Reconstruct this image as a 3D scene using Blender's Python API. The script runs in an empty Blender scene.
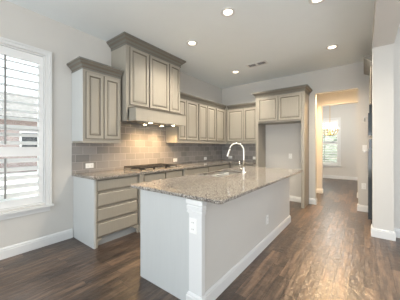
import bpy, bmesh, math, random
from mathutils import Vector, Matrix
random.seed(7)
SC = bpy.context.scene
COL = SC.collection

# ------------------------------------------------------------------ camera
cam = bpy.data.cameras.new('camera'); cam_o = bpy.data.objects.new('camera', cam); COL.objects.link(cam_o)
cam.sensor_fit = 'HORIZONTAL'; cam.sensor_width = 36.0
cam.lens = 36.0 * 213.9 / 400.0
cam.shift_y = -3.1 / 400.0
cam.clip_start = 0.05; cam.clip_end = 200
cam_o.location = (3.332, 0.0, 1.301)
cam_o.rotation_euler = (math.radians(90), 0, math.radians(37.46))
SC.camera = cam_o

# ------------------------------------------------------------------ sky, sun, exposure
W = bpy.data.worlds.new('sky'); SC.world = W; W.use_nodes = True
bg = W.node_tree.nodes['Background']
bg.inputs['Color'].default_value = (0.86, 0.94, 1.0, 1)
bg.inputs['Strength'].default_value = 1.5
SC.view_settings.view_transform = 'Standard'
SC.view_settings.look = 'None'
SC.view_settings.exposure = 0.65
SC.view_settings.gamma = 1.0
SC.view_settings.use_curve_mapping = False

# unseen area fills added behind the viewer and at the right
def area(name, loc, rot, sx, sy, energy, color):
    l = bpy.data.lights.new(name, 'AREA'); l.shape = 'RECTANGLE'; l.size = sx; l.size_y = sy; l.energy = energy; l.color = color
    o = bpy.data.objects.new(name, l); COL.objects.link(o); o.location = loc; o.rotation_euler = [math.radians(a) for a in rot]
    return o
area('rear_up_fill', (3.6, -3.2, 1.2), (140, 0, 0), 5.0, 2.4, 100, (0.90, 0.95, 1.0))  # added fill from behind, tilted up to brighten the ceiling
sun = bpy.data.lights.new('sun', 'SUN'); sun.energy = 7.0; sun.angle = math.radians(1.0); sun.color = (1.0, .97, .92)
sun_o = bpy.data.objects.new('sun', sun); COL.objects.link(sun_o); sun_o.rotation_euler = Vector((.10, .55, -.83)).to_track_quat('-Z', 'Y').to_euler()

area('side_fill', (6.45, 2.4, 1.15), (90, 0, 90), 2.4, 1.7, 30, (0.95, 0.97, 1.0))  # added fill to brighten the island's long side; no window stands there

# ------------------------------------------------------------------ materials
def new_mat(name):
    m = bpy.data.materials.new(name); m.use_nodes = True
    nt = m.node_tree
    return m, nt, nt.nodes['Principled BSDF']

def N(nt, t, **kw):
    n = nt.nodes.new(t)
    for k, v in kw.items():
        if k.startswith('i_'): n.inputs[k[2:].replace('_', ' ')].default_value = v
        else: setattr(n, k, v)
    return n

def plain(name, col, rough=0.5, metal=0.0, noise=0.04, scale=6.0, bump=0.0, bscale=120, stretch=None, spec=0.5):
    m, nt, p = new_mat(name)
    tc = N(nt, 'ShaderNodeTexCoord'); mp = N(nt, 'ShaderNodeMapping')
    if stretch: mp.inputs['Scale'].default_value = stretch
    nt.links.new(tc.outputs['Object'], mp.inputs['Vector'])
    nz = N(nt, 'ShaderNodeTexNoise', i_Scale=scale, i_Detail=4.0)
    nt.links.new(mp.outputs[0], nz.inputs['Vector'])
    mx = N(nt, 'ShaderNodeMix', data_type='RGBA')
    mx.inputs['A'].default_value = tuple(c * (1 - noise) for c in col) + (1,)
    mx.inputs['B'].default_value = tuple(min(1, c * (1 + noise)) for c in col) + (1,)
    nt.links.new(nz.outputs['Fac'], mx.inputs['Factor'])
    nt.links.new(mx.outputs['Result'], p.inputs['Base Color'])
    p.inputs['Roughness'].default_value = rough
    p.inputs['Metallic'].default_value = metal
    p.inputs['Specular IOR Level'].default_value = spec
    if bump:
        nb = N(nt, 'ShaderNodeTexNoise', i_Scale=bscale, i_Detail=3.0)
        nt.links.new(mp.outputs[0], nb.inputs['Vector'])
        b = N(nt, 'ShaderNodeBump', i_Strength=bump, i_Distance=0.003)
        nt.links.new(nb.outputs['Fac'], b.inputs['Height']); nt.links.new(b.outputs[0], p.inputs['Normal'])
    return m

def glow(name, col, strength):
    m, nt, p = new_mat(name)
    p.inputs['Base Color'].default_value = (*col, 1)
    p.inputs['Emission Color'].default_value = (*col, 1)
    p.inputs['Emission Strength'].default_value = strength
    return m

def glass_mat(name):
    m, nt, p = new_mat(name)
    out = nt.nodes['Material Output']
    t = N(nt, 'ShaderNodeBsdfTransparent'); t.inputs[0].default_value = (0.97, 0.985, 0.98, 1)
    g = N(nt, 'ShaderNodeBsdfGlossy'); g.inputs['Roughness'].default_value = 0.02
    f = N(nt, 'ShaderNodeFresnel', i_IOR=1.3)
    ms = N(nt, 'ShaderNodeMixShader')
    nt.links.new(f.outputs[0], ms.inputs[0]); nt.links.new(t.outputs[0], ms.inputs[1]); nt.links.new(g.outputs[0], ms.inputs[2])
    nt.links.new(ms.outputs[0], out.inputs['Surface'])
    return m

def wood_floor(name):
    m, nt, p = new_mat(name); L = nt.links
    tc = N(nt, 'ShaderNodeTexCoord'); sp = N(nt, 'ShaderNodeSeparateXYZ'); L.new(tc.outputs['Object'], sp.inputs[0])
    def M(op, a, b=None, c=None):
        n = N(nt, 'ShaderNodeMath', operation=op)
        for i, v in enumerate((a, b, c)):
            if v is None: continue
            if isinstance(v, (int, float)): n.inputs[i].default_value = v
            else: L.new(v, n.inputs[i])
        return n.outputs[0]
    w = 0.115; ln = 1.0
    xr = M('DIVIDE', sp.outputs['X'], w); row = M('FLOOR', xr)
    wn = N(nt, 'ShaderNodeTexWhiteNoise', noise_dimensions='1D'); L.new(row, wn.inputs['W'])
    yy = M('ADD', M('DIVIDE', sp.outputs['Y'], ln), M('MULTIPLY', wn.outputs['Value'], 7.3)); yi = M('FLOOR', yy)
    cb = N(nt, 'ShaderNodeCombineXYZ'); L.new(row, cb.inputs[0]); L.new(yi, cb.inputs[1])
    w2 = N(nt, 'ShaderNodeTexWhiteNoise', noise_dimensions='2D'); L.new(cb.outputs[0], w2.inputs['Vector'])
    # grain
    mp = N(nt, 'ShaderNodeMapping'); mp.inputs['Scale'].default_value = (24, 2.6, 1); L.new(tc.outputs['Object'], mp.inputs['Vector'])
    off = N(nt, 'ShaderNodeVectorMath', operation='MULTIPLY_ADD'); off.inputs[1].default_value = (9, 9, 9)
    L.new(w2.outputs['Color'], off.inputs[0]); L.new(mp.outputs[0], off.inputs[2])
    gr = N(nt, 'ShaderNodeTexNoise', i_Scale=1.0, i_Detail=6.0, i_Roughness=0.65); L.new(off.outputs[0], gr.inputs['Vector'])
    v = M('ADD', M('MULTIPLY', w2.outputs['Value'], 0.24), M('MULTIPLY', gr.outputs['Fac'], 1.12))
    rp = N(nt, 'ShaderNodeValToRGB'); L.new(v, rp.inputs[0])
    e = rp.color_ramp.elements
    e[0].position = 0.36; e[0].color = (0.014, 0.009, 0.007, 1)
    e[1].position = 0.98; e[1].color = (0.215, 0.138, 0.088, 1)
    k = e.new(0.68); k.color = (0.068, 0.044, 0.031, 1)
    # seams
    fx = M('FRACT', xr); fy = M('FRACT', yy)
    ex = M('MINIMUM', fx, M('SUBTRACT', 1.0, fx)); ey = M('MINIMUM', fy, M('SUBTRACT', 1.0, fy))
    sx = M('LESS_THAN', ex, 0.022); sy = M('LESS_THAN', ey, 0.003)
    seam = M('MAXIMUM', sx, sy)
    mx = N(nt, 'ShaderNodeMix', data_type='RGBA'); L.new(M('MULTIPLY', seam, 0.75), mx.inputs['Factor'])
    L.new(rp.outputs[0], mx.inputs['A']); mx.inputs['B'].default_value = (0.012, 0.008, 0.006, 1)
    L.new(mx.outputs['Result'], p.inputs['Base Color'])
    L.new(M('ADD', 0.22, M('MULTIPLY', gr.outputs['Fac'], 0.22)), p.inputs['Roughness'])
    # hand scraped bump
    mp2 = N(nt, 'ShaderNodeMapping'); mp2.inputs['Scale'].default_value = (7, 5, 1); L.new(tc.outputs['Object'], mp2.inputs['Vector'])
    sc = N(nt, 'ShaderNodeTexNoise', i_Scale=2.6, i_Detail=4.0); L.new(mp2.outputs[0], sc.inputs['Vector'])
    h = M('SUBTRACT', M('ADD', M('MULTIPLY', sc.outputs['Fac'], 1.0), M('MULTIPLY', gr.outputs['Fac'], 0.35)), M('MULTIPLY', seam, 0.5))
    b = N(nt, 'ShaderNodeBump', i_Strength=0.55, i_Distance=0.010); L.new(h, b.inputs['Height']); L.new(b.outputs[0], p.inputs['Normal'])
    p.inputs['Specular IOR Level'].default_value = 0.85
    return m

def granite(name):
    m, nt, p = new_mat(name); L = nt.links
    tc = N(nt, 'ShaderNodeTexCoord')
    n1 = N(nt, 'ShaderNodeTexNoise', i_Scale=72.0, i_Detail=5.0, i_Roughness=0.75); L.new(tc.outputs['Object'], n1.inputs['Vector'])
    v1 = N(nt, 'ShaderNodeTexVoronoi', i_Scale=95.0); L.new(tc.outputs['Object'], v1.inputs['Vector'])
    r1 = N(nt, 'ShaderNodeValToRGB'); L.new(n1.outputs['Fac'], r1.inputs[0])
    e = r1.color_ramp.elements
    e[0].position = 0.34; e[0].color = (0.045, 0.04, 0.036, 1)
    e[1].position = 0.68; e[1].color = (0.64, 0.605, 0.55, 1)
    k = e.new(0.44); k.color = (0.185, 0.165, 0.145, 1)
    k = e.new(0.55); k.color = (0.36, 0.33, 0.29, 1)
    sp = N(nt, 'ShaderNodeSeparateColor'); L.new(v1.outputs['Color'], sp.inputs[0])
    cr = N(nt, 'ShaderNodeMapRange'); cr.inputs['From Min'].default_value = 0.72; cr.inputs['From Max'].default_value = 0.85; L.new(sp.outputs[0], cr.inputs['Value'])
    mx = N(nt, 'ShaderNodeMix', data_type='RGBA'); L.new(cr.outputs[0], mx.inputs['Factor'])
    L.new(r1.outputs[0], mx.inputs['A']); mx.inputs['B'].default_value = (0.10, 0.088, 0.078, 1)
    L.new(mx.outputs['Result'], p.inputs['Base Color'])
    p.inputs['Roughness'].default_value = 0.07
    return m

def tile(name, axis):
    m, nt, p = new_mat(name); L = nt.links
    tc = N(nt, 'ShaderNodeTexCoord'); sp = N(nt, 'ShaderNodeSeparateXYZ'); L.new(tc.outputs['Object'], sp.inputs[0])
    cb = N(nt, 'ShaderNodeCombineXYZ'); L.new(sp.outputs[axis], cb.inputs[0]); L.new(sp.outputs['Z'], cb.inputs[1])
    mp = N(nt, 'ShaderNodeMapping'); mp.inputs['Location'].default_value = (0.07, -0.0335, 0); L.new(cb.outputs[0], mp.inputs['Vector'])
    br = N(nt, 'ShaderNodeTexBrick', offset=0.5)
    L.new(mp.outputs[0], br.inputs['Vector'])
    br.inputs['Color1'].default_value = (0.225, 0.212, 0.202, 1)
    br.inputs['Color2'].default_value = (0.315, 0.295, 0.278, 1)
    br.inputs['Mortar'].default_value = (0.40, 0.375, 0.345, 1)
    br.inputs['Scale'].default_value = 1.0
    br.inputs['Mortar Size'].default_value = 0.0035
    br.inputs['Mortar Smooth'].default_value = 0.15
    br.inputs['Brick Width'].default_value = 0.205
    br.inputs['Row Height'].default_value = 0.1155
    L.new(br.outputs['Color'], p.inputs['Base Color'])
    rr = N(nt, 'ShaderNodeMapRange'); rr.inputs['To Min'].default_value = 0.16; rr.inputs['To Max'].default_value = 0.8
    L.new(br.outputs['Fac'], rr.inputs['Value']); L.new(rr.outputs[0], p.inputs['Roughness'])
    nz = N(nt, 'ShaderNodeTexNoise', i_Scale=14.0); L.new(mp.outputs[0], nz.inputs['Vector'])
    ma = N(nt, 'ShaderNodeMath', operation='MULTIPLY_ADD'); ma.inputs[1].default_value = -1.0; L.new(br.outputs['Fac'], ma.inputs[0])
    mb = N(nt, 'ShaderNodeMath', operation='MULTIPLY'); mb.inputs[1].default_value = 0.35; L.new(nz.outputs['Fac'], mb.inputs[0]); L.new(mb.outputs[0], ma.inputs[2])
    b = N(nt, 'ShaderNodeBump', i_Strength=0.5, i_Distance=0.004); L.new(ma.outputs[0], b.inputs['Height']); L.new(b.outputs[0], p.inputs['Normal'])
    return m

def ext_brick(name):
    m, nt, p = new_mat(name); L = nt.links
    tc = N(nt, 'ShaderNodeTexCoord'); sp = N(nt, 'ShaderNodeSeparateXYZ'); L.new(tc.outputs['Object'], sp.inputs[0])
    ad = N(nt, 'ShaderNodeMath', operation='ADD'); L.new(sp.outputs['X'], ad.inputs[0]); L.new(sp.outputs['Y'], ad.inputs[1])
    cb = N(nt, 'ShaderNodeCombineXYZ'); L.new(ad.outputs[0], cb.inputs[0]); L.new(sp.outputs['Z'], cb.inputs[1])
    br = N(nt, 'ShaderNodeTexBrick', offset=0.5); L.new(cb.outputs[0], br.inputs['Vector'])
    br.inputs['Color1'].default_value = (0.22, 0.15, 0.14, 1); br.inputs['Color2'].default_value = (0.32, 0.23, 0.21, 1)
    br.inputs['Mortar'].default_value = (0.45, 0.42, 0.40, 1); br.inputs['Scale'].default_value = 1.0
    br.inputs['Mortar Size'].default_value = 0.008; br.inputs['Brick Width'].default_value = 0.22; br.inputs['Row Height'].default_value = 0.08
    L.new(br.outputs['Color'], p.inputs['Base Color']); p.inputs['Roughness'].default_value = 0.9
    return m

def shingles(name):
    m, nt, p = new_mat(name); L = nt.links
    tc = N(nt, 'ShaderNodeTexCoord')
    br = N(nt, 'ShaderNodeTexBrick', offset=0.5); L.new(tc.outputs['Object'], br.inputs['Vector'])
    br.inputs['Color1'].default_value = (0.16, 0.155, 0.15, 1); br.inputs['Color2'].default_value = (0.25, 0.24, 0.235, 1)
    br.inputs['Mortar'].default_value = (0.12, 0.115, 0.11, 1); br.inputs['Scale'].default_value = 1.0
    br.inputs['Brick Width'].default_value = 0.3; br.inputs['Row Height'].default_value = 0.14; br.inputs['Mortar Size'].default_value = 0.012
    L.new(br.outputs['Color'], p.inputs['Base Color']); p.inputs['Roughness'].default_value = 0.9
    return m

WALL = plain('wall_paint', (0.60, 0.585, 0.555), 0.75, noise=0.015, bump=0.06, bscale=90)
CEIL = plain('ceiling_paint', (0.78, 0.83, 0.85), 0.85, noise=0.015, bump=0.08, bscale=110)
TRIMW = plain('white_trim_paint', (0.70, 0.705, 0.70), 0.35, noise=0.01)
FLOOR = wood_floor('walnut_planks')
GRAN = granite('speckled_granite')
CAB = plain('greige_cabinet_paint', (0.345, 0.318, 0.268), 0.42, noise=0.07, scale=5, stretch=(9, 9, 0.9))
CAB_LIT = plain('daylit_cabinet_paint', (0.515, 0.53, 0.525), 0.42, noise=0.035, scale=5, stretch=(9, 9, 0.9))  # cabinet paint with cool daylight put into its colour
GLZ = plain('dark_glaze', (0.16, 0.138, 0.108), 0.5, noise=0.2, scale=30)
CROWN = plain('shaded_moulding_paint', (0.175, 0.174, 0.157), 0.42, noise=0.10, scale=8)  # glazed cabinet paint, darkened for the shade on the crown fronts
TOE = plain('toe_kick_paint', (0.36, 0.38, 0.39), 0.5)
STEEL = plain('brushed_steel', (0.62, 0.61, 0.59), 0.28, 1.0, noise=0.05, scale=20, stretch=(1, 1, 14))
NICK = plain('satin_nickel', (0.66, 0.63, 0.57), 0.24, 1.0, noise=0.02)
IRON = plain('cast_iron', (0.022, 0.020, 0.019), 0.55, noise=0.2, scale=60)
BLACKG = plain('black_glass', (0.018, 0.022, 0.026), 0.06, noise=0.02)
PLAST = plain('white_plastic', (0.84, 0.84, 0.82), 0.35, noise=0.005)
SLOT = plain('dark_slot', (0.05, 0.05, 0.05), 0.6)
LOUV = plain('louver_white', (0.80, 0.805, 0.80), 0.4, noise=0.01)
ROD = plain('tilt_rod_grey', (0.25, 0.25, 0.245), 0.4)
GOLD = plain('antique_gold', (0.62, 0.42, 0.18), 0.35, 1.0, noise=0.08)
VENTD = plain('vent_duct', (0.045, 0.045, 0.043), 0.8)
GLASS = glass_mat('window_glass')
GRASS = plain('pale_paving', (0.52, 0.51, 0.48), 0.9, noise=0.1, scale=3)
LEAF = plain('shrub_leaf', (0.24, 0.28, 0.21), 0.8, noise=0.4, scale=9)
TILE_L = tile('taupe_tile_left', 'Y'); TILE_B = tile('taupe_tile_back', 'X')
BRICK = ext_brick('mauve_brick'); SHING = shingles('grey_shingles')
LAMPG = glow('lamp_lens', (1.0, 0.84, 0.64), 3.5)
HOODG = glow('halogen_lens', (1.0, 0.80, 0.48), 30.0)
BULB = glow('candle_bulb', (1.0, 0.80, 0.50), 4.0)

# ------------------------------------------------------------------ object helpers
def root_loc(o):
    while o.parent: o = o.parent
    return o.location.copy()

def obj(name, bm, mats, parent=None, smooth=False, loc=None, bevel=0.0, segs=2):
    """link one bmesh (world coordinates) as ONE mesh object"""
    if bevel:
        es = [e for e in bm.edges if len(e.link_faces) == 2 and e.calc_face_angle(0) > 0.6]
        bmesh.ops.bevel(bm, geom=es, offset=bevel, segments=segs, profile=0.5, affect='EDGES', clamp_overlap=True)
    bmesh.ops.recalc_face_normals(bm, faces=bm.faces[:])
    off = root_loc(parent) if parent else Vector(loc or (0, 0, 0))
    for v in bm.verts: v.co -= off
    me = bpy.data.meshes.new(name)
    if smooth:
        for f in bm.faces: f.smooth = True
    bm.to_mesh(me); bm.free()
    for m in (mats if isinstance(mats, (list, tuple)) else [mats]): me.materials.append(m)
    o = bpy.data.objects.new(name, me); COL.objects.link(o)
    if parent: o.parent = parent
    else: o.location = off
    return o

def tag(o, label, cat, group=None, kind=None):
    o['label'] = label; o['category'] = cat
    if group: o['group'] = group
    if kind: o['kind'] = kind
    return o

def thing(name, label, cat, loc=(0, 0, 0), group=None, kind=None):
    o = bpy.data.objects.new(name, None); COL.objects.link(o); o.location = loc; o.empty_display_size = 0.1
    return tag(o, label, cat, group, kind)

def struct(name, bm, m, label, cat, bevel=0.0):
    return tag(obj(name, bm, m, bevel=bevel), label, cat, kind='structure')

def copy_tree(o, delta, parent=None):
    c = o.copy(); COL.objects.link(c)
    if parent: c.parent = parent
    else: c.location = o.location + Vector(delta)
    for ch in list(o.children): copy_tree(ch, delta, c)
    return c

def box(bm, x0, x1, y0, y1, z0, z1, mi=0, F=None):
    c = [(x, y, z) for x in (x0, x1) for y in (y0, y1) for z in (z0, z1)]
    if F: c = [F(*q) for q in c]
    v = [bm.verts.new(q) for q in c]
    for f in ((0, 1, 3, 2), (4, 6, 7, 5), (0, 4, 5, 1), (2, 3, 7, 6), (0, 2, 6, 4), (1, 5, 7, 3)):
        bm.faces.new([v[i] for i in f]).material_index = mi
    return bm

def boxes(*bs, F=None):
    bm = bmesh.new()
    for b in bs: box(bm, *b, F=F)
    return bm

def prism(bm, poly, f0, f1, mi=0):
    """poly: 2d points, f0/f1 map (a,b)->3d for the two ends"""
    a = [bm.verts.new(f0(*p)) for p in poly]; b = [bm.verts.new(f1(*p)) for p in poly]
    n = len(poly)
    for i in range(n):
        bm.faces.new((a[i], a[(i + 1) % n], b[(i + 1) % n], b[i])).material_index = mi
    bm.faces.new(a).material_index = mi; bm.faces.new(b[::-1]).material_index = mi
    return bm

def sweep(bm, path, prof, mids=None):
    """closed profile (out, z) along an open xy path, mitred; out = right of the path direction"""
    P = [Vector(p) for p in path]; n = len(P); rings = []
    for i in range(n):
        d0 = (P[i] - P[i - 1]).normalized() if i else None
        d1 = (P[i + 1] - P[i]).normalized() if i < n - 1 else None
        n0 = Vector((d0.y, -d0.x)) if d0 else None; n1 = Vector((d1.y, -d1.x)) if d1 else None
        if n0 is None: m = n1
        elif n1 is None: m = n0
        else: m = (n0 + n1) / (1 + n0.dot(n1))
        rings.append([bm.verts.new((P[i].x + m.x * o, P[i].y + m.y * o, z)) for o, z in prof])
    k = len(prof)
    for i in range(n - 1):
        for j in range(k):
            f = bm.faces.new((rings[i][j], rings[i][(j + 1) % k], rings[i + 1][(j + 1) % k], rings[i + 1][j]))
            f.material_index = mids[j] if mids else 0
    bm.faces.new(rings[0]); bm.faces.new(rings[-1][::-1])
    return bm

def tube(bm, pts, r, seg=12, caps=True):
    P = [Vector(p) for p in pts]; n = len(P); rings = []
    rs = r if isinstance(r, (list, tuple)) else [r] * n
    up = None
    for i in range(n):
        t = ((P[i + 1] - P[i]) if i < n - 1 else (P[i] - P[i - 1]))
        if 0 < i < n - 1: t = (P[i + 1] - P[i - 1])
        t.normalize()
        if up is None: up = Vector((0, 0, 1)) if abs(t.z) < 0.9 else Vector((1, 0, 0))
        a = t.cross(up).normalized(); b = a.cross(t).normalized(); up = b
        rings.append([bm.verts.new(P[i] + (a * math.cos(q) + b * math.sin(q)) * rs[i]) for q in (2 * math.pi * k / seg for k in range(seg))])
    for i in range(n - 1):
        for k in range(seg):
            bm.faces.new((rings[i][k], rings[i][(k + 1) % seg], rings[i + 1][(k + 1) % seg], rings[i + 1][k]))
    if caps: bm.faces.new(rings[0]); bm.faces.new(rings[-1][::-1])
    return bm

def lathe(bm, c, prof, seg=24, mi=0):
    """prof [(r,z)] about vertical axis at c"""
    rings = []
    for r, z in prof:
        rings.append([bm.verts.new((c[0] + r * math.cos(2 * math.pi * k / seg), c[1] + r * math.sin(2 * math.pi * k / seg), c[2] + z)) for k in range(seg)])
    for i in range(len(prof) - 1):
        for k in range(seg):
            bm.faces.new((rings[i][k], rings[i][(k + 1) % seg], rings[i + 1][(k + 1) % seg], rings[i + 1][k])).material_index = mi
    bm.faces.new(rings[0]).material_index = mi; bm.faces.new(rings[-1][::-1]).material_index = mi
    return bm

def spot(name, parent, loc, energy, color, angle=110, blend=0.7, radius=0.06):
    l = bpy.data.lights.new(name, 'SPOT'); l.energy = energy; l.color = color; l.spot_size = math.radians(angle); l.spot_blend = blend
    l.shadow_soft_size = radius
    o = bpy.data.objects.new(name, l); COL.objects.link(o); o.parent = parent
    o.location = Vector(loc) - root_loc(parent)
    return o

YB = 5.42; ZC = 3.02
FL = lambda u, d, z: (d, u, z)              # left run: u along y, d out of the left wall
FB = lambda u, d, z: (u, YB - d, z)         # back run: u along x, d out of the back wall
XO = 3.90
FO = lambda u, d, z: (XO - d, u, z)         # oven tower: faces the left

def rings_panel(bm, F, u0, u1, z0, z1, steps, back):
    """concentric rectangles: steps [(inset, depth, material of the band before it)]"""
    prev = None
    for ins, d, mi in [(0, back, 0)] + steps:
        r = [bm.verts.new(F(u, d, z)) for u, z in ((u0 + ins, z0 + ins), (u1 - ins, z0 + ins), (u1 - ins, z1 - ins), (u0 + ins, z1 - ins))]
        if prev:
            for k in range(4): bm.faces.new((prev[k], prev[(k + 1) % 4], r[(k + 1) % 4], r[k])).material_index = mi
        else: bm.faces.new(r[::-1])
        prev = r
    bm.faces.new(prev).material_index = 0
    return bm

def door(F, u0, u1, z0, z1, d, parent, mats, t=0.021, rail=0.052):
    """raised panel door: frame with glazed groove, panel as sub-part"""
    rail = min(rail, (u1 - u0) * 0.24)
    bm = bmesh.new()
    rings_panel(bm, F, u0, u1, z0, z1, [(0.0, d + t - 0.005, 1), (0.004, d + t - 0.001, 1), (0.009, d + t, 0), (rail - 0.008, d + t, 0), (rail - 0.004, d + t - 0.004, 1), (rail + 0.002, d + t - 0.010, 1), (rail + 0.010, d + t - 0.012, 1)], d)
    fr = obj('door', bm, mats, parent)
    bm = bmesh.new(); a = rail + 0.008
    rings_panel(bm, F, u0 + a, u1 - a, z0 + a, z1 - a, [(0.0, d + t - 0.010, 0), (0.004, d + t - 0.009, 1), (0.026, d + t - 0.002, 0)], d + t - 0.0125)
    obj('raised_panel', bm, mats, fr)
    return fr

def drawer(F, u0, u1, z0, z1, d, parent, mats, t=0.021):
    bm = bmesh.new()
    rings_panel(bm, F, u0, u1, z0, z1, [(0.0, d + t - 0.007, 1), (0.004, d + t - 0.004, 1), (0.010, d + t - 0.003, 0), (0.016, d + t, 0)], d)
    return obj('drawer_front', bm, mats, parent)

CM = [CAB, GLZ]

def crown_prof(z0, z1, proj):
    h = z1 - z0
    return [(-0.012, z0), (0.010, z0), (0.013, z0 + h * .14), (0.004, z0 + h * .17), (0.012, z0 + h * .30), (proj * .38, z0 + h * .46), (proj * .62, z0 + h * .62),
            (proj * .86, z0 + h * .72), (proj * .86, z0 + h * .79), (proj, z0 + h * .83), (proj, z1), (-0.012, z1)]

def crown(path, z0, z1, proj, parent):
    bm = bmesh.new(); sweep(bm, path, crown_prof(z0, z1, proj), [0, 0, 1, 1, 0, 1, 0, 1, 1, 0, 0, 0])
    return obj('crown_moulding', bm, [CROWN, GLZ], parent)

# ------------------------------------------------------------------ room shell
struct('floor', boxes((-0.12, 6.6, -3.4, 10.45, -0.1, 0.0)), FLOOR, 'dark hand scraped walnut plank floor', 'floor')
struct('ceiling', boxes((-0.12, 6.6, -3.4, YB, ZC, ZC + 0.15)), CEIL, 'flat grey kitchen ceiling with round downlights', 'ceiling')
# left wall with window opening
wy0, wy1, wz0, wz1 = 0.195, 0.998, 0.560, 2.500
struct('wall_left', boxes((-0.12, 0, -3.4, wy0, 0, ZC), (-0.12, 0, wy1, YB, 0, ZC), (-0.12, 0, wy0, wy1, 0, wz0), (-0.12, 0, wy0, wy1, wz1, ZC)), WALL, 'light greige painted wall with the shuttered window', 'wall')
ox0, ox1, oz = 2.465, 3.24, 2.505
struct('wall_back', boxes((-0.12, ox0, YB, YB + 0.13, 0, ZC), (ox1, 4.2, YB, YB + 0.13, 0, ZC), (ox0, ox1, YB, YB + 0.13, oz, ZC)), WALL, 'light greige back wall with tall hall opening', 'wall')
# right side: pier, header beam toward the viewer, adjoining wall
struct('wall_niche', boxes((4.05, 4.2, 4.30, YB, 0, ZC)), WALL, 'greige wall behind the oven tower', 'wall')
struct('wall_adjoining', boxes((3.664, 6.6, 4.17, 4.208, 0, ZC)), WALL, 'greige wall of the adjoining room at the right edge', 'wall')
struct('wall_side', boxes((6.5, 6.6, -3.4, 4.17, 0, ZC)), WALL, 'unseen greige wall added beside the adjoining room to cut light from the right', 'wall')  # unseen wall closing the right side to dim the left-hand surfaces
struct('wall_right', boxes((3.432, 3.664, 4.0, 4.17, 0, 2.74), (3.432, 3.664, 4.17, 4.20, 0, ZC)), WALL, 'light greige pier at the right with white baseboard', 'wall')
struct('trim_1', boxes((3.432, 3.664, -3.4, 4.17, 2.74, ZC)), WALL, 'greige header beam running toward the viewer at upper right', 'beam')
# hall beyond and far room
HZ = 2.80; HY = 6.80; ix0, ix1, iz = 2.405, 3.205, 2.45
struct('wall_hall', boxes((1.5, 1.62, YB + 0.13, HY, 0, HZ), (3.9, 4.02, YB + 0.13, HY, 0, HZ), (1.62, ix0, HY, HY + 0.12, 0, HZ), (ix1, 3.9, HY, HY + 0.12, 0, HZ), (ix0, ix1, HY, HY + 0.12, iz, HZ)), WALL, 'warm lit hall wall with second opening', 'wall')
struct('ceiling_hall', boxes((1.5, 4.02, YB + 0.13, HY + 0.12, HZ, HZ + 0.12)), CEIL, 'ceiling of the short hall', 'ceiling')
FY = 10.33
fx0, fx1, fz0, fz1 = 1.52, 2.52, 0.56, 2.43
struct('wall_far', boxes((0.4, fx0, FY, FY + 0.12, 0, ZC), (fx1, 5.0, FY, FY + 0.12, 0, ZC), (fx0, fx1, FY, FY + 0.12, 0, fz0), (fx0, fx1, FY, FY + 0.12, fz1, ZC),
    (0.28, 0.4, HY + 0.12, FY + .12, 0, ZC), (5.0, 5.12, HY + 0.12, 7.6, 0, ZC), (5.0, 5.12, 9.6, FY + .12, 0, ZC), (5.0, 5.12, 7.6, 9.6, 0, 0.5), (5.0, 5.12, 7.6, 9.6, 2.6, ZC),  # includes an unseen opening in the right wall, added to let in daylight
    (0.28, 1.5, HY + 0.01, HY + 0.12, 0, ZC), (4.02, 5.12, HY + 0.01, HY + 0.12, 0, ZC), (1.5, 4.02, HY + 0.001, HY + 0.12, HZ + 0.12, ZC)), WALL, 'pale grey wall of the far room beyond the hall', 'wall')
struct('ceiling_far', boxes((0.28, 5.12, HY, FY + .12, ZC, ZC + 0.12)), CEIL, 'ceiling of the far room', 'ceiling')

BASEP = [(0, 0), (0.017, 0), (0.017, 0.092), (0.013, 0.100), (0.013, 0.112), (0.006, 0.124), (0, 0.130)]
def base(name, path, label, parent=None):
    bm = bmesh.new(); sweep(bm, path, BASEP)
    if parent: return obj('baseboard', bm, TRIMW, parent)
    return struct(name, bm, TRIMW, label, 'baseboard')
base('baseboard_left', [(0.001, -3.4), (0.001, 1.325)], 'white baseboard under the shuttered window')
base('baseboard_recess', [(1.325, YB - .001), (2.26, YB - .001)], 'white baseboard in the fridge recess')
base('baseboard_back', [(2.335, YB - .001), (ox0 + .001, YB - .001), (ox0 + .001, YB + .13)], 'white baseboard left of the hall opening')
base('baseboard_hall', [(ox1 - .001, YB + .13), (ox1 - .001, YB - .001), (3.395, YB - .001)], 'white baseboard right of the hall opening')
base('baseboard_inner', [(1.63, HY - .001), (ix0 + .001, HY - .001), (ix0 + .001, HY + .12)], 'white baseboard beside the inner opening')
base('baseboard_passage', [(ix1 - .001, HY + .12), (ix1 - .001, HY - .001), (3.89, HY - .001)], 'white baseboard right of the inner opening')
base('baseboard_right', [(3.431, 4.19), (3.431, 3.999), (3.665, 3.999), (3.665, 4.169), (6.6, 4.169)], 'tall white baseboard around the right pier')
base('baseboard_far', [(0.41, FY - .001), (4.99, FY - .001)], 'white baseboard under the far window')

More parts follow.
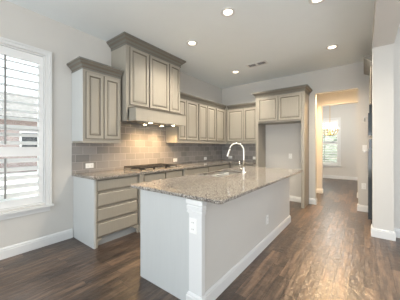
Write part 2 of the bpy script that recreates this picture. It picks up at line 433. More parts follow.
# ------------------------------------------------------------------ windows with shutters
def make_window(name, F, u0, u1, z0, z1, label, sub):
    t = thing(name, label, 'window', F((u0 + u1) / 2, 0, z0), kind='structure')
    cw = 0.052
    bm = bmesh.new()
    for b in ((u0 - cw, u0 - .004, 0.001, .022, z0 - .02, z1 + cw), (u1 + .004, u1 + cw, 0.001, .022, z0 - .02, z1 + cw), (u0 - .004, u1 + .004, 0.001, .022, z1 + .004, z1 + cw)): box(bm, *b, F=F)
    for b in ((u0 - cw - .012, u0 - cw + .014, 0.001, .034, z0 - .02, z1 + cw + .012), (u1 + cw - .014, u1 + cw + .012, 0.001, .034, z0 - .02, z1 + cw + .012), (u0 - cw + .014, u1 + cw - .014, 0.001, .034, z1 + cw - .014, z1 + cw + .012)): box(bm, *b, F=F)
    obj('window_casing', bm, TRIMW, t)
    obj('window_sill', boxes((u0 - .082, u1 + .082, .001, .06, z0 - .042, z0 - .02), F=F), TRIMW, t, bevel=0.005)
    obj('window_apron', boxes((u0 - cw, u1 + cw, .001, .018, z0 - .105, z0 - .043), F=F), TRIMW, t, bevel=0.004)
    # jamb liner
    obj('window_jamb', boxes((u0 + .0005, u0 + .016, -.119, .0, z0, z1), (u1 - .016, u1 - .0005, -.119, .0, z0, z1), (u0 + .016, u1 - .016, -.119, .0, z1 - .016, z1 - .0005), (u0 + .016, u1 - .016, -.119, .0, z0 + .0005, z0 + .016), F=F), TRIMW, t)
    zm = z0 + (z1 - z0) * .5; s0, s1 = u0 + .017, u1 - .017
    obj('sash_frame', boxes((s0, s0 + .04, -.112, -.082, z0 + .017, z1 - .017), (s1 - .04, s1, -.112, -.082, z0 + .017, z1 - .017), (s0 + .04, s1 - .04, -.112, -.082, z1 - .06, z1 - .017), (s0 + .04, s1 - .04, -.112, -.082, z0 + .017, z0 + .06), (s0 + .04, s1 - .04, -.112, -.082, zm - .022, zm + .022), F=F), TRIMW, t)
    obj('window_pane', boxes((s0 + .03, s1 - .03, -.099, -.095, z0 + .05, z1 - .05), F=F), GLASS, t)
    return t

def make_shutter(F, u0, u1, z0, z1, zr0, zr1, label, group, pitch=0.100, tilt=27):
    """plantation shutter: stiles and rails, two banks of louvers, two tilt rods"""
    t = thing('plantation_shutter', label, 'shutter', F((u0 + u1) / 2, -.036, z0), group=None)
    sw = 0.044; d0, d1 = -.052, -.020
    obj('shutter_frame', boxes((u0, u0 + sw, d0, d1, z0, z1), (u1 - sw, u1, d0, d1, z0, z1), (u0 + sw, u1 - sw, d0, d1, z1 - .10, z1), (u0 + sw, u1 - sw, d0, d1, z0, z0 + .085), (u0 + sw, u1 - sw, d0, d1, zr0, zr1), F=F), LOUV, t)
    for a, b in ((z0 + .085, zr0), (zr1, z1 - .10)):
        n = max(2, round((b - a) / pitch)); pz = (b - a) / n
        for k in range(n):
            zc = a + pz * (k + .5); bm = bmesh.new(); th = math.radians(tilt); poly = []
            for q in range(14):
                p, r = .050 * math.cos(2 * math.pi * q / 14), .0055 * math.sin(2 * math.pi * q / 14)
                poly.append((p * math.cos(th) - r * math.sin(th), p * math.sin(th) + r * math.cos(th)))
            dm = (d0 + d1) / 2
            prism(bm, poly, lambda p, r: F(u0 + sw + .002, dm + p, zc - r), lambda p, r: F(u1 - sw - .002, dm + p, zc - r))
            obj('louver', bm, LOUV, t)
        obj('tilt_rod', boxes(((u0 + u1) / 2 - .009, (u0 + u1) / 2 + .009, .017, .029, a + pz * .35, b - pz * .1), F=F), ROD, t, bevel=.003)
    return t

make_window('window_1', FL, wy0, wy1, wz0, wz1, 'tall white framed window in the left wall', None)
make_shutter(FL, wy0 + .018, wy1 - .018, wz0 + .018, wz1 - .018, 1.185, 1.300, 'white plantation shutter filling the tall window at left', None)
FFAR = lambda u, d, z: (u, FY - d, z)
make_window('window_2', FFAR, fx0, fx1, fz0, fz1, 'bright shuttered window in the far room beyond the hall', None)
make_shutter(FFAR, fx0 + .018, fx1 - .018, fz0 + .018, fz1 - .018, 1.40, 1.48, 'white plantation shutter on the far window seen through the hall', None)

# ------------------------------------------------------------------ outside
struct('ground', boxes((-60, 60, -60, 60, -0.5, -0.3)), GRASS, 'pale paving outside the window', 'ground')
def shrub(x, y, r, label):
    bm = bmesh.new(); rnd = random.Random(int(x * 31 + y * 17))
    bmesh.ops.create_icosphere(bm, subdivisions=4, radius=r)
    for v in bm.verts:
        v.co *= 1 + rnd.uniform(-.12, .12); v.co.z *= 1.1; v.co += Vector((x, y, -.3 + r))
    tag(obj('shrub', bm, LEAF, loc=(x, y, -.3)), label, 'shrub')
shrub(1.7, 14.5, 1.25, 'green shrub added outside the far window to tone down its glare')  # invented shrub, set there to darken the blown-out far window view
t = thing('neighbour_house', 'mauve brick house with grey roof seen through the left window', 'house', (-18, 4, -0.3))
obj('brick_wall', boxes((-22, -14, -5, 13, -0.3, 3.0)), BRICK, t)
bm = bmesh.new(); prism(bm, [(-22.5, 3.0), (-13.5, 3.0), (-13.5, 3.15), (-18, 5.4), (-22.5, 3.15)], lambda a, b: (a, -5.5, b), lambda a, b: (a, 13.5, b)); obj('roof', bm, SHING, t)
for yw in (-2.0, 1.6, 4.4, 8.0):
    f = obj('window', boxes((-14.06, -13.94, yw - .6, yw + .6, .7, 2.3)), TRIMW, t); obj('pane', boxes((-13.945, -13.925, yw - .5, yw + .5, .8, 1.47), (-13.945, -13.925, yw - .5, yw + .5, 1.53, 2.2)), BLACKG, f)
shrub(-5.2, .35, .8, 'green shrub outside the left window')

# ------------------------------------------------------------------ upper cabinets on the left wall
def upper(name, label, F, u0, u1, z0, z1, dep, doors, dz0, dz1, cat='cabinet', loc=None):
    t = thing(name, label, cat, loc or F((u0 + u1) / 2, 0, z0))
    bm = bmesh.new(); box(bm, u0, u1, .001, dep, z0, z1, F=F)
    obj('cabinet_body', bm, CAB, t)
    for a, b in doors: door(F, a, b, dz0, dz1, dep + .0005, t, CM)
    return t

# narrow cabinet by the window
A = upper('wall_cabinet', 'small two-door wall cabinet nearest the window with crown', FL, 1.3265, 1.893, 1.385, 2.40, .328, [(1.362, 1.608), (1.616, 1.872)], 1.415, 2.325)
crown([(.001, 1.325), (.328, 1.325), (.328, 1.893)], 2.355, 2.478, .075, A)
obj('light_rail', boxes((.008, .335, 1.325, 1.893, 1.358, 1.384)), CM[0], A, bevel=.004)

obj('end_panel', boxes((.001, .330, 1.3185, 1.326, 1.384, 2.37)), CAB_LIT, A)  # thin skin on the cabinet side, cool window light painted into its colour

# range hood cabinet
hy0, hy1, hd = 1.925, 3.150, .42
H = thing('range_hood_cabinet', 'tall three-door range hood cabinet over the cooktop reaching the ceiling', 'range hood', (.2, 2.56, 1.71))
obj('cabinet_body', boxes((.001, hd, hy0, hy1, 1.915, 2.93)), CAB, H)
for a, b in ((1.985, 2.352), (2.375, 2.822), (2.846, 3.128)): door(FL, a, b, 1.965, 2.868, hd + .0005, H, CM)
crown([(.001, hy0), (hd, hy0), (hd, hy1), (.001, hy1)], 2.885, ZC - .003, .085, H)
obj('side_panel', boxes((.012, hd, hy0, hy0 + .03, 1.705, 1.914)), CAB, H)
obj('side_panel', boxes((.012, hd, hy1 - .03, hy1, 1.705, 1.914)), CAB, H)
bm = boxes((hd, .60, hy0 + .05, hy0 + .075, 1.715, 1.905), (hd, .60, hy1 - .075, hy1 - .05, 1.715, 1.905), (.572, .60, hy0 + .075, hy1 - .075, 1.715, 1.905), (hd, .572, hy0 + .075, hy1 - .075, 1.885, 1.905))
obj('mantel', bm, CAB, H)
obj('mantel_cap', boxes((hd + .001, .612, hy0 + .04, hy1 - .04, 1.9055, 1.9145)), GLZ, H)
# bottom lip under the mantel
obj('mantel_lip', boxes((hd, .606, hy0 + .044, hy0 + .077, 1.703, 1.7145), (hd, .606, hy1 - .077, hy1 - .044, 1.703, 1.7145), (.570, .606, hy0 + .077, hy1 - .077, 1.703, 1.7145)), CAB, H)
# insert
I = thing('hood_insert', 'steel range hood insert with lit halogen lamps under the wooden hood', 'hood insert', (.28, 2.56, 1.71))
obj('liner', boxes((.013, .568, hy0 + .08, hy1 - .08, 1.722, 1.76)), STEEL, I)
for k in range(3):
    y = hy0 + .20 + k * .29
    bm = bmesh.new(); box(bm, .14, .42, y, y + .27, 1.713, 1.7215)
    for q in range(9): box(bm, .15, .41, y + .014 + q * .028, y + .026 + q * .028, 1.708, 1.7129)
    obj('grease_filter', bm, STEEL, I)
for x, y in ((.47, 2.36), (.22, 2.44), (.47, 2.90), (.22, 2.84)):
    bm = bmesh.new(); lathe(bm, (x, y, 1.700), [(.038, .0215), (.038, .0), (.030, .0), (.030, .004)], 20); lm = obj('lamp_ring', bm, STEEL, I)
    bm = bmesh.new(); lathe(bm, (x, y, 1.6985), [(.020, 0), (.029, .002), (.029, .005)], 20); obj('lamp_lens', bm, HOODG, lm)
    spot('hood_spot', I, (x, y, 1.690), 24, (1.0, .66, .34), 150, 1.0, .04)

# right of the hood
C1 = upper('wall_cabinet', 'two-door wall cabinet just right of the range hood', FL, 3.1515, 3.838, 1.415, 2.33, .328, [(3.18, 3.424), (3.434, 3.812)], 1.452, 2.285)
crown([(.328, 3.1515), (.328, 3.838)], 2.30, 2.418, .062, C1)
C2 = upper('wall_cabinet', 'two-door wall cabinet between the hood neighbour and the corner unit', FL, 3.8395, 4.5645, 1.415, 2.33, .328, [(3.862, 4.186), (4.194, 4.545)], 1.452, 2.285)
crown([(.328, 3.8395), (.328, 4.5645)], 2.30, 2.418, .062, C2)
C3 = upper('wall_cabinet', 'single-door wall cabinet in the far left corner', FL, 4.566, YB - .002, 1.415, 2.33, .328, [(4.584, 4.985)], 1.452, 2.285)
crown([(.328, 4.566), (.328, 5.028)], 2.30, 2.418, .062, C3)
D = upper('wall_cabinet', 'two-door wall cabinet on the back wall left of the fridge recess', FB, .352, 1.246, 1.415, 2.33, .328, [(.392, .858), (.866, 1.228)], 1.452, 2.285)
crown([(.392, YB - .328), (1.246, YB - .328)], 2.30, 2.418, .062, D)
for nm, b in (('C1', (.008, .335, 3.1515, 3.838, 1.388, 1.414)), ('C2', (.008, .335, 3.8395, 4.5645, 1.388, 1.414)), ('C3', (.008, .335, 4.566, 5.08, 1.388, 1.414)), ('D', (.352, 1.246, YB - .335, YB - .008, 1.388, 1.414))):
    obj('light_rail', boxes(b), CAB, {'C1': C1, 'C2': C2, 'C3': C3, 'D': D}[nm], bevel=.004)

# ------------------------------------------------------------------ fridge enclosure
FD = .49
E = thing('refrigerator_enclosure', 'tall cabinet surround of the empty refrigerator recess with two doors on top', 'cabinet', (1.79, YB - .25, 0))
obj('side_panel', boxes((1.252, 1.314, YB - FD, YB - .001, 0, 2.52)), CAB, E)
obj('side_panel', boxes((2.270, 2.332, YB - FD, YB - .001, 0, 2.52)), CAB, E)
obj('cabinet_body', boxes((1.3145, 2.2695, YB - FD + .001, YB - .001, 1.862, 2.52)), CAB, E)
for a, b in ((1.300, 1.785), (1.796, 2.285)): door(FB, a, b, 1.893, 2.452, FD + .0005, E, CM)
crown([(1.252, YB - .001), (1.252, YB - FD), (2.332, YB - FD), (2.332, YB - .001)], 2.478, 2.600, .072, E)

# ------------------------------------------------------------------ base cabinets
CTZ = .885
bd = .588   # carcass depth; fronts add .021
def basecab(label, F, u0, u1, drawers, doors=(), toe=True, name='base_cabinet', end=None):
    t = thing(name, label, 'cabinet', F((u0 + u1) / 2, .3, 0))
    obj('cabinet_body', boxes((u0, u1, .001, bd, .112, CTZ - .001), F=F), CAB, t)
    obj('toe_kick', boxes((u0 + .002, u1 - .002, .02, bd - .04, .0, .111), F=F), TOE, t)
    for a, b, z0, z1 in drawers: drawer(F, a, b, z0, z1, bd + .0005, t, CM)
    for a, b, z0, z1 in doors: door(F, a, b, z0, z1, bd + .0005, t, CM)
    return t

def foot(F, u0, u1, sgn, parent):
    """bracket foot with a curved inner edge"""
    bm = bmesh.new(); w = u1 - u0
    a = u0 if sgn > 0 else u1
    poly = [(0, 0), (.026, 0), (.028, .05), (.040, .080), (w, .090), (w, .111), (0, .111)]
    prism(bm, poly, lambda p, z: F(a + sgn * p, bd - .025, z), lambda p, z: F(a + sgn * p, bd + .018, z))
    return obj('bracket_foot', bm, CAB, parent)

B1 = basecab('four-drawer base cabinet nearest the window with daylit-toned side panel', FL, 1.362, 2.022, [(1.385, 2.003, .722, .866), (1.385, 2.003, .523, .696), (1.385, 2.003, .330, .497), (1.385, 2.003, .128, .304)])
obj('end_panel', boxes((1.338, 1.361, .001, bd + .021, 0, CTZ - .001), F=FL), CAB_LIT, B1)  # same finish as the fronts, brightened in colour for window light
obj('face_frame', boxes((1.3615, 1.3815, bd + .0005, bd + .0205, .112, CTZ - .002), F=FL), CAB, B1)
foot(FL, 1.362, 1.445, 1, B1); foot(FL, 1.939, 2.022, -1, B1)
def pilaster(y0, y1, label):
    t = thing('fluted_pilaster', label, 'pilaster', (.6, (y0 + y1) / 2, 0))
    bm = bmesh.new(); box(bm, .30, bd + .036, y0, y1, .09, CTZ - .05)
    w = (y1 - y0) / 7
    for k in range(3): box(bm, bd + .036, bd + .042, y0 + w * (1 + 2 * k), y0 + w * (2 + 2 * k), .16, CTZ - .11)
    obj('shaft', bm, CAB, t)
    obj('plinth', boxes((.30, bd + .046, y0 - .0, y1 + .0, 0, .0895)), CAB, t, bevel=.004)
    obj('cap', boxes((.30, bd + .046, y0 - .0, y1 + .0, CTZ - .0495, CTZ - .002)), CAB, t, bevel=.004)
pilaster(2.0235, 2.0985, 'fluted pilaster post beside the four-drawer cabinet')
rest = lambda u0, u1: [(u0, u1, .128, .690)]
basecab('base cabinet under the gas cooktop', FL, 2.10, 3.0235, [(2.125, 2.575, .722, .866), (2.588, 3.005, .722, .866)], [(2.125, 2.575, .128, .696), (2.588, 3.005, .128, .696)])
pilaster(3.025, 3.100, 'fluted pilaster post right of the cooktop cabinet')
basecab('base cabinet with one drawer right of the cooktop', FL, 3.1015, 3.858, [(3.125, 3.842, .722, .866)], [(3.125, 3.478, .128, .696), (3.488, 3.842, .128, .696)])
basecab('base cabinet running into the far left corner', FL, 3.8595, YB - .002, [(3.876, 4.775, .722, .866)], [(3.876, 4.322, .128, .696), (4.330, 4.775, .128, .696)])
basecab('base cabinet on the back wall beside the fridge recess', FB, .612, 1.2505, [(.66, 1.232, .722, .866)], [(.66, .942, .128, .696), (.950, 1.232, .128, .696)])

# L-shaped perimeter countertop
bm = bmesh.new()
P = [(.001, 1.318), (.645, 1.318), (.645, YB - .645), (1.2505, YB - .645), (1.2505, YB - .001), (.001, YB - .001)]
prism(bm, P, lambda x, y: (x, y, CTZ), lambda x, y: (x, y, .915))
tag(obj('countertop', bm, GRAN, bevel=.006, loc=(.3, 2.5, CTZ)), 'dark speckled granite counter along the left and back walls', 'countertop')

# tile backsplash
bs = obj('tile_backsplash', boxes((.0005, .009, 1.318, 1.924, .9155, 1.357), (.0005, .009, 1.924, 3.151, .9155, 1.72), (.0005, .009, 3.151, YB - .001, .9155, 1.387)), TILE_L, loc=(0, 0, 0))
tag(bs, 'taupe glazed subway tile backsplash along the left wall behind the cooktop', 'backsplash')
bs = obj('tile_backsplash', boxes((.0095, 1.2505, YB - .009, YB - .0005, .9155, 1.387)), TILE_B, loc=(0, 0, 0))
tag(bs, 'short taupe tile backsplash on the back wall beside the fridge recess', 'backsplash')

# ------------------------------------------------------------------ cooktop
K = thing('gas_cooktop', 'steel gas cooktop with black cast iron grates under the range hood', 'cooktop', (.34, 2.58, .9155))
ky0, ky1 = 2.09, 3.06
obj('cooktop_tray', boxes((.075, .575, ky0, ky1, .9155, .925)), STEEL, K, bevel=.004)
for k in range(3):
    a = ky0 + .012 + k * .272; b = a + .266; bm = bmesh.new()
    for x0, x1, y0, y1 in ((.095, .555, a, a + .014), (.095, .555, b - .014, b), (.095, .109, a, b), (.541, .555, a, b), (.318, .332, a, b), (.095, .555, (a + b) / 2 - .006, (a + b) / 2 + .006), (.20, .212, a, b), (.43, .442, a, b)):
        box(bm, x0, x1, y0, y1, .954, .972)
    for x in (.095, .541):
        for y in (a, b - .014): box(bm, x, x + .014, y, y + .014, .9255, .954)
    obj('grate', bm, IRON, K)
for x, y in ((.205, ky0 + .13), (.44, ky0 + .13), (.325, ky0 + .415), (.205, ky0 + .70), (.44, ky0 + .70)):
    bm = bmesh.new(); lathe(bm, (x, y, .9255), [(.052, 0), (.052, .008), (.036, .010), (.036, .018), (.030, .021)], 20); obj('burner', bm, IRON, K)
for k in range(5):
    bm = bmesh.new(); lathe(bm, (.135 + .085 * k, ky1 - .075, .9255), [(.022, 0), (.022, .006), (.017, .008), (.016, .026), (.012, .029)], 18); obj('control_knob', bm, STEEL, K)

# ------------------------------------------------------------------ island
IX0, IX1, IY0, IY1 = 1.545, 2.31, 1.352, 3.885
G = thing('kitchen_island', 'kitchen island base in daylit-toned cabinet paint with white corner post', 'island', (1.93, 2.6, 0))
obj('cabinet_side', boxes((IX0 + .02, IX0 + .04, IY0 + .012, IY1, .10, CTZ - .001), (IX0 + .07, IX0 + .085, IY0 + .012, IY1, 0, .0995)), CAB_LIT, G)
obj('knee_wall', boxes((IX1 - .12, IX1, IY0 + .012, IY1, 0, CTZ - .001)), WALL, G)
obj('end_panel', boxes((IX0 + .0405, IX1 - .1205, IY1 - .02, IY1, .10, CTZ - .001)), CAB_LIT, G)
obj('end_panel', boxes((IX0, 2.205, IY0 - .006, IY0 + .0115, 0, CTZ - .002)), CAB_LIT, G, bevel=.002)
px0, px1, py0, py1 = 2.206, 2.336, 1.322, 1.364
obj('corner_post', boxes((px0, px1, py0, py1, 0, CTZ - .002)), TRIMW, G, bevel=.003)
def collar(nm, prof):
    bm = bmesh.new(); sweep(bm, [(px0, py1), (px0, py0), (px1, py0), (px1, py1)], prof); obj(nm, bm, TRIMW, G)
collar('post_capital', [(.0003, .765), (.005, .765), (.005, .772), (.012, .776), (.012, .792), (.008, .794), (.008, .800), (.014, .803), (.014, .830), (.009, .833), (.009, .839), (.017, .846), (.017, .8825), (.0003, .8825)])
collar('post_base', [(.0003, .001), (.017, .001), (.017, .105), (.013, .112), (.013, .120), (.006, .130), (.0003, .134)])
bm = bmesh.new()
sweep(bm, [(IX1 + .0005, py1 + .006), (IX1 + .0005, IY1 + .0005), (IX1 - .1, IY1 + .0005)], [(0, 0), (.017, 0), (.017, .092), (.013, .100), (.013, .108), (.005, .118), (0, .121)]); obj('baseboard', bm, TRIMW, G)
# cabinet side of the island (facing the range)
FI = lambda u, d, z: (IX0 + .0195 - d, u, z)
for k in range(4):
    a = 1.40 + k * .62
    door(FI, a, a + .30, .128, .86, .0005, G, [CAB_LIT, GLZ]); door(FI, a + .305, a + .605, .128, .86, .0005, G, [CAB_LIT, GLZ])

# island countertop with sink cut-out
sx0, sx1, sy0, sy1 = 1.465, 1.885, 2.34, 3.06
bm = bmesh.new()
cx0, cx1, cy0, cy1 = 1.412, 2.520, 1.305, 3.925
outer = []
rc = .035
for qx, qy, a0 in ((cx1 - rc, cy0 + rc, -90), (cx1 - rc, cy1 - rc, 0), (cx0 + rc, cy1 - rc, 90), (cx0 + rc, cy0 + rc, 180)):
    for s in range(6):
        an = math.radians(a0 + 18 * s); outer.append((qx + rc * math.cos(an), qy + rc * math.sin(an)))
inner = []
for qx, qy, a0 in ((sx1 - rc, sy0 + rc, -90), (sx1 - rc, sy1 - rc, 0), (sx0 + rc, sy1 - rc, 90), (sx0 + rc, sy0 + rc, 180)):
    for s in range(6):
        an = math.radians(a0 + 18 * s); inner.append((qx + rc * math.cos(an), qy + rc * math.sin(an)))
def ring(bm, pts, z): return [bm.verts.new((x, y, z)) for x, y in pts]
e = .006
ins = lambda pts, c, k: [(x + (c[0] - x) / abs(c[0] - x) * k if abs(c[0] - x) > 1e-6 else x, y + (c[1] - y) / abs(c[1] - y) * k if abs(c[1] - y) > 1e-6 else y) for x, y in pts]
cc = ((cx0 + cx1) / 2, (cy0 + cy1) / 2)
R = [ring(bm, ins(outer, cc, e), .885), ring(bm, outer, .885 + e), ring(bm, outer, .915 - e), ring(bm, ins(outer, cc, e), .915), ring(bm, inner, .915), ring(bm, inner, .885)]
n = 24
for i in range(6):
    A_, B_ = R[i], R[(i + 1) % 6]
    for k in range(n): bm.faces.new((A_[k], A_[(k + 1) % n], B_[(k + 1) % n], B_[k]))
tag(obj('island_countertop', bm, GRAN, loc=(1.96, 2.6, CTZ)), 'large speckled granite slab on the kitchen island', 'countertop')

# sink: two steel bowls let into the counter
S = thing('double_sink', 'steel double bowl sink set into the island counter', 'sink', (1.69, 2.7, .70))
def bowl(y0, y1):
    bm = bmesh.new(); x0, x1 = sx0 - .004, sx1 + .004; z1 = CTZ - .0015; z0 = .70; w = .012
    def rr(i, z): return [bm.verts.new(q) for q in ((x0 + i, y0 + i, z), (x1 - i, y0 + i, z), (x1 - i, y1 - i, z), (x0 + i, y1 - i, z))]
    rs = [rr(0, z0 - .004), rr(0, z1), rr(w, z1), rr(w + .006, z0 + .02), rr(w + .03, z0)]
    for a, b in zip(rs, rs[1:]):
        for k in range(4): bm.faces.new((a[k], a[(k + 1) % 4], b[(k + 1) % 4], b[k]))
    bm.faces.new(rs[-1]); bm.faces.new(rs[0])
    o = obj('bowl', bm, STEEL, S)
    d = bmesh.new(); lathe(d, ((x0 + x1) / 2, (y0 + y1) / 2, z0 + .0005), [(.045, 0), (.045, .003), (.03, .003), (.03, .001)], 20); obj('drain', d, NICK, o)
bowl(sy0 - .004, 2.698); bowl(2.702, sy1 + .004)

bm = bmesh.new(); rp = [[bm.verts.new((x, y, z)) for x, y in ((sx0 - o, sy0 - o), (sx1 + o, sy0 - o), (sx1 + o, sy1 + o), (sx0 - o, sy1 + o))] for o, z in ((.010, .9156), (.008, .9192), (-.003, .9192), (-.004, .9156))]
for i in range(4):
    for k in range(4): bm.faces.new((rp[i][k], rp[i][(k + 1) % 4], rp[(i + 1) % 4][(k + 1) % 4], rp[(i + 1) % 4][k]))
obj('rim', bm, STEEL, S)

# faucet
fxx, fyy = 1.930, 2.885
T = thing('gooseneck_faucet', 'tall satin nickel gooseneck faucet behind the island sink', 'faucet', (fxx, fyy, .9155))
bm = bmesh.new(); lathe(bm, (fxx, fyy, .9155), [(.030, 0), (.030, .006), (.024, .012), (.021, .05), (.021, .085), (.017, .092)], 20); obj('base', bm, NICK, T, smooth=False)
pts = [(fxx, fyy, 1.005), (fxx, fyy, 1.12), (fxx, fyy, 1.250)]; r = .104; an0 = math.radians(200)
dx, dy = math.cos(an0), math.sin(an0)
for k in range(1, 15):
    a = math.pi * k / 14 * .94
    pts.append((fxx + dx * r * (1 - math.cos(a)), fyy + dy * r * (1 - math.cos(a)), 1.250 + r * math.sin(a)))
bm = bmesh.new(); tube(bm, pts, .0125, 14); obj('spout', bm, NICK, T, smooth=True)
p = Vector(pts[-1]); q = (p - Vector(pts[-2])).normalized()
bm = bmesh.new(); tube(bm, [p, p + q * .015, p + q * .05, p + q * .115], [.0155, .018, .0185, .022], 14); obj('spray_head', bm, NICK, T)
bm = bmesh.new(); hx, hy = .72, -.69
tube(bm, [(fxx - hx * .018, fyy - .69 * .018 * -1 * -1, .975), (fxx - hx * .045, fyy + hy * .045, .978)], .012, 12); obj('handle_hub', bm, NICK, T)
bm = bmesh.new(); tube(bm, [(fxx - hx * .046, fyy + hy * .046, .978), (fxx - hx * .052, fyy + hy * .052, 1.02), (fxx - hx * .066, fyy + hy * .066, 1.085)], [.007, .0065, .005], 10); obj('handle', bm, NICK, T, smooth=True)

# ------------------------------------------------------------------ outlets and switches
def plate(F, u, z, label, d0, horiz=False, kind='outlet', group=None):
    w, h = (.118, .074) if horiz else (.074, .118)
    t = thing('wall_switch' if kind == 'switch' else 'wall_outlet', label, kind, F(u, d0, z - h / 2), group=group)
    obj('cover_plate', boxes((u - w / 2, u + w / 2, d0, d0 + .006, z - h / 2, z + h / 2), F=F), PLAST, t, bevel=.002)
    if kind == 'switch':
        obj('rocker', boxes((u - .017, u + .017, d0 + .0061, d0 + .010, z - .033, z + .033), F=F), PLAST, t, bevel=.001)
        return t
    for s in (-1, 1):
        a, b = (u + s * .027, z) if horiz else (u, z + s * .027)
        o = obj('receptacle', boxes((a - .0165, a + .0165, d0 + .0061, d0 + .0085, b - .0165, b + .0165), F=F), PLAST, t, bevel=.001)
        if horiz: bm = boxes((a - .004, a + .006, d0 + .0086, d0 + .0092, b - .009, b - .006), (a - .004, a + .006, d0 + .0086, d0 + .0092, b + .006, b + .009), F=F)
        else: bm = boxes((a - .009, a - .006, d0 + .0086, d0 + .0092, b - .004, b + .006), (a + .006, a + .009, d0 + .0086, d0 + .0092, b - .004, b + .006), F=F)
        obj('slots', bm, SLOT, o)
    return t
gb = 'outlets on the tile backsplash'
plate(FL, 1.565, 1.015, 'white outlet on the tiles above the four-drawer cabinet near the window', .0095, True, group=gb)
plate(FL, 3.43, 1.010, 'white outlet on the tiles just right of the cooktop', .0095, True, group=gb)
plate(FL, 4.566, .998, 'white outlet on the left wall tiles near the far corner', .0095, True, group=gb)
plate(FB, .285, 1.005, 'white outlet on the back wall tiles by the corner', .0095, True, group=gb)
plate(FB, 1.03, 1.005, 'white outlet on the back wall tiles beside the fridge recess', .0095, True, group=gb)
plate(FB, 1.925, 1.08, 'white outlet inside the empty fridge recess', .001)
FP = lambda u, d, z: (u, py0 - d, z)
plate(FP, 2.253, .672, 'white outlet on the front of the white island post', .0003)
FS = lambda u, d, z: (IX1 + d, u, z)
plate(FS, 2.80, .335, 'white outlet low on the long grey side of the island', .0005)
plate(FB, 3.345, 1.28, 'white light switch on the wall right of the hall opening', .001, kind='switch')
plate(FB, 3.33, .51, 'white outlet low on the wall right of the hall opening', .001)

# ------------------------------------------------------------------ oven tower on the right
U0, U1 = 4.215, 5.06; OD = XO - 3.434
V = thing('oven_tower_cabinet', 'tall oven cabinet half hidden behind the right pier', 'cabinet', (3.65, 4.6, 0))
obj('cabinet_body', boxes((U0, U1, .001, OD, .10, .168), (U0, U0 + .04, .001, OD, .168, 1.962), (U1 - .04, U1, .001, OD, .168, 1.962), (U0 + .04, U1 - .04, .001, OD, 1.425, 1.47), (U0, U1, .001, OD, 1.962, 2.62), F=FO), CAB, V)
obj('toe_kick', boxes((U0, U1, .001, OD - .06, 0, .0995), F=FO), TOE, V)
door(FO, U0 + .02, (U0 + U1) / 2 - .003, 1.985, 2.56, OD + .0005, V, CM); door(FO, (U0 + U1) / 2 + .003, U1 - .02, 1.985, 2.56, OD + .0005, V, CM)
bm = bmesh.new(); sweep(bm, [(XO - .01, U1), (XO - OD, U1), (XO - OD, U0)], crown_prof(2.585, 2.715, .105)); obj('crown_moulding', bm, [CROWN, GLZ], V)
def oven(name, label, cat, z0, z1, ctrl, hz):
    t = thing(name, label, cat, (3.5, (U0 + U1) / 2, z0))
    a, b = U0 + .042, U1 - .042
    obj('body', boxes((a, b, .05, OD, z0, z1), F=FO), STEEL, t)
    dr = obj('glass_door', boxes((a - .036, b + .02, OD + .0015, OD + .050, z0 + .004, ctrl - .003), F=FO), BLACKG, t, bevel=.003)
    obj('control_panel', boxes((a - .036, b + .02, OD + .0015, OD + .038, ctrl, z1 - .002), F=FO), BLACKG, t, bevel=.002)
    bm = bmesh.new(); tube(bm, [FO(a + .04, OD + .095, hz), FO(b - .04, OD + .095, hz)], .011, 12)
    for u in (a + .08, b - .08): tube(bm, [FO(u, OD + .0505, hz), FO(u, OD + .095, hz)], .008, 10)
    obj('handle', bm, STEEL, dr)
oven('built_in_microwave', 'black glass built-in microwave in the upper part of the oven tower', 'microwave', 1.474, 1.958, 1.83, 1.78)
oven('wall_oven', 'tall black glass wall oven in the lower part of the oven tower', 'oven', .172, 1.421, 1.27, 1.22)

# ------------------------------------------------------------------ ceiling lights and vent
spots = [((1.957, 2.381), 'recessed ceiling light nearest the viewer, above the island'), ((1.075, 2.729), 'recessed ceiling light beside the range hood crown'),
         ((1.002, 4.38), 'recessed ceiling light near the vent at the far left corner'), ((2.896, 4.303), 'recessed ceiling light in front of the hall opening'),
         ((2.906, 2.80), 'recessed ceiling light cut by the top edge above the walkway')]
x, y = spots[0][0]
L0 = thing('recessed_light', spots[0][1], 'ceiling light', (x, y, ZC - .0005), group='recessed kitchen downlights')
bm = bmesh.new(); lathe(bm, (x, y, ZC - .0005), [(.095, 0), (.092, -.008), (.066, -.010), (.057, -.003), (.057, 0)], 32); obj('trim_ring', bm, TRIMW, L0)
bm = bmesh.new(); lathe(bm, (x, y, ZC - .0005), [(.055, -.0005), (.055, -.0035), (.03, -.006)], 28); obj('lens', bm, LAMPG, L0)
spot('downlight', L0, (x, y, ZC - .025), 122, (1.0, .88, .72), 150, .9, .14)
for (x1, y1), lb in spots[1:]:
    c = copy_tree(L0, (x1 - x, y1 - y, 0)); c['label'] = lb

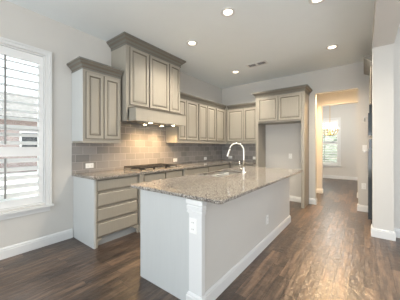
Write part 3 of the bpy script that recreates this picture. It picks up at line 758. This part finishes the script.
VT = thing('ceiling_vent', 'white slotted air vent in the ceiling', 'vent', (1.55, 4.235, ZC - .0005))
vx0, vx1, vy0, vy1 = 1.36, 1.78, 4.15, 4.33
obj('vent_frame', boxes((vx0, vx1, vy0, vy0 + .03, ZC - .011, ZC - .0005), (vx0, vx1, vy1 - .03, vy1, ZC - .011, ZC - .0005), (vx0, vx0 + .03, vy0 + .03, vy1 - .03, ZC - .011, ZC - .0005), (vx1 - .03, vx1, vy0 + .03, vy1 - .03, ZC - .011, ZC - .0005), (vx0 + .19, vx0 + .23, vy0 + .03, vy1 - .03, ZC - .011, ZC - .0005)), TRIMW, VT)
obj('backing', boxes((vx0 + .031, vx1 - .031, vy0 + .031, vy1 - .031, ZC - .0025, ZC - .0007)), VENTD, VT)
for k in range(3):
    y = vy0 + .055 + k * .038
    bm = bmesh.new()
    prism(bm, [(.008, 0), (.011, 0), (.003, -.009), (.0, -.009)], lambda p, z, y=y: (vx0 + .031, y + p, ZC - .0027 + z), lambda p, z, y=y: (vx0 + .189, y + p, ZC - .0027 + z))
    prism(bm, [(.008, 0), (.011, 0), (.003, -.009), (.0, -.009)], lambda p, z, y=y: (vx0 + .231, y + p, ZC - .0027 + z), lambda p, z, y=y: (vx1 - .031, y + p, ZC - .0027 + z))
    obj('slat', bm, TRIMW, VT)

# hall light (out of sight above the opening, its glow is visible on the walls)
HL = thing('hall_light', 'warm recessed light in the hall ceiling beyond the opening', 'ceiling light', (2.75, 5.95, HZ - .0005))
bm = bmesh.new(); lathe(bm, (2.75, 5.95, HZ - .0005), [(.095, 0), (.092, -.008), (.066, -.010), (.057, -.003), (.057, 0)], 28); obj('trim_ring', bm, TRIMW, HL)
bm = bmesh.new(); lathe(bm, (2.75, 5.95, HZ - .0005), [(.055, -.0005), (.055, -.0035), (.03, -.006)], 28); obj('lens', bm, LAMPG, HL)
spot('downlight', HL, (2.75, 5.95, HZ - .03), 210, (1.0, .66, .34), 160, .6, .08)

# chandelier in the far room
cx, cy, cz = 2.40, 8.6, 1.78
CH = thing('chandelier', 'small gold candle chandelier hanging in the far room', 'chandelier', (cx, cy, cz))
bm = bmesh.new(); lathe(bm, (cx, cy, ZC - .03), [(.02, 0), (.06, .01), (.06, .0295)], 20); obj('canopy', bm, GOLD, CH)
bm = bmesh.new(); tube(bm, [(cx, cy, cz + .08), (cx, cy, ZC - .025)], .008, 10); obj('stem', bm, GOLD, CH)
bm = bmesh.new(); lathe(bm, (cx, cy, cz), [(.012, -.10), (.035, -.06), (.02, -.02), (.045, .02), (.02, .07), (.012, .09)], 20); obj('hub', bm, GOLD, CH)
for k in range(6):
    a = math.pi * 2 * k / 6 + .3; ca, sa = math.cos(a), math.sin(a)
    bm = bmesh.new(); pp = []
    for s in range(9):
        q = s / 8; rr = .03 + q * .20; pp.append((cx + ca * rr, cy + sa * rr, cz - .09 * math.sin(q * math.pi) + .06 * q * q))
    tube(bm, pp, .011, 8)
    lathe(bm, (cx + ca * .23, cy + sa * .23, cz + .06), [(.012, 0), (.035, .012), (.035, .018), (.014, .02), (.014, .095)], 14)
    ar = obj('arm', bm, GOLD, CH)
    bm = bmesh.new(); lathe(bm, (cx + ca * .23, cy + sa * .23, cz + .156), [(.009, 0), (.016, .02), (.011, .045), (.003, .065)], 12); obj('bulb', bm, BULB, ar)
pl = bpy.data.lights.new('chandelier_glow', 'POINT'); pl.energy = 45; pl.color = (1, .93, .84); pl.shadow_soft_size = .3
po = bpy.data.objects.new('chandelier_glow', pl); COL.objects.link(po); po.parent = CH; po.location = (0, 0, .45)
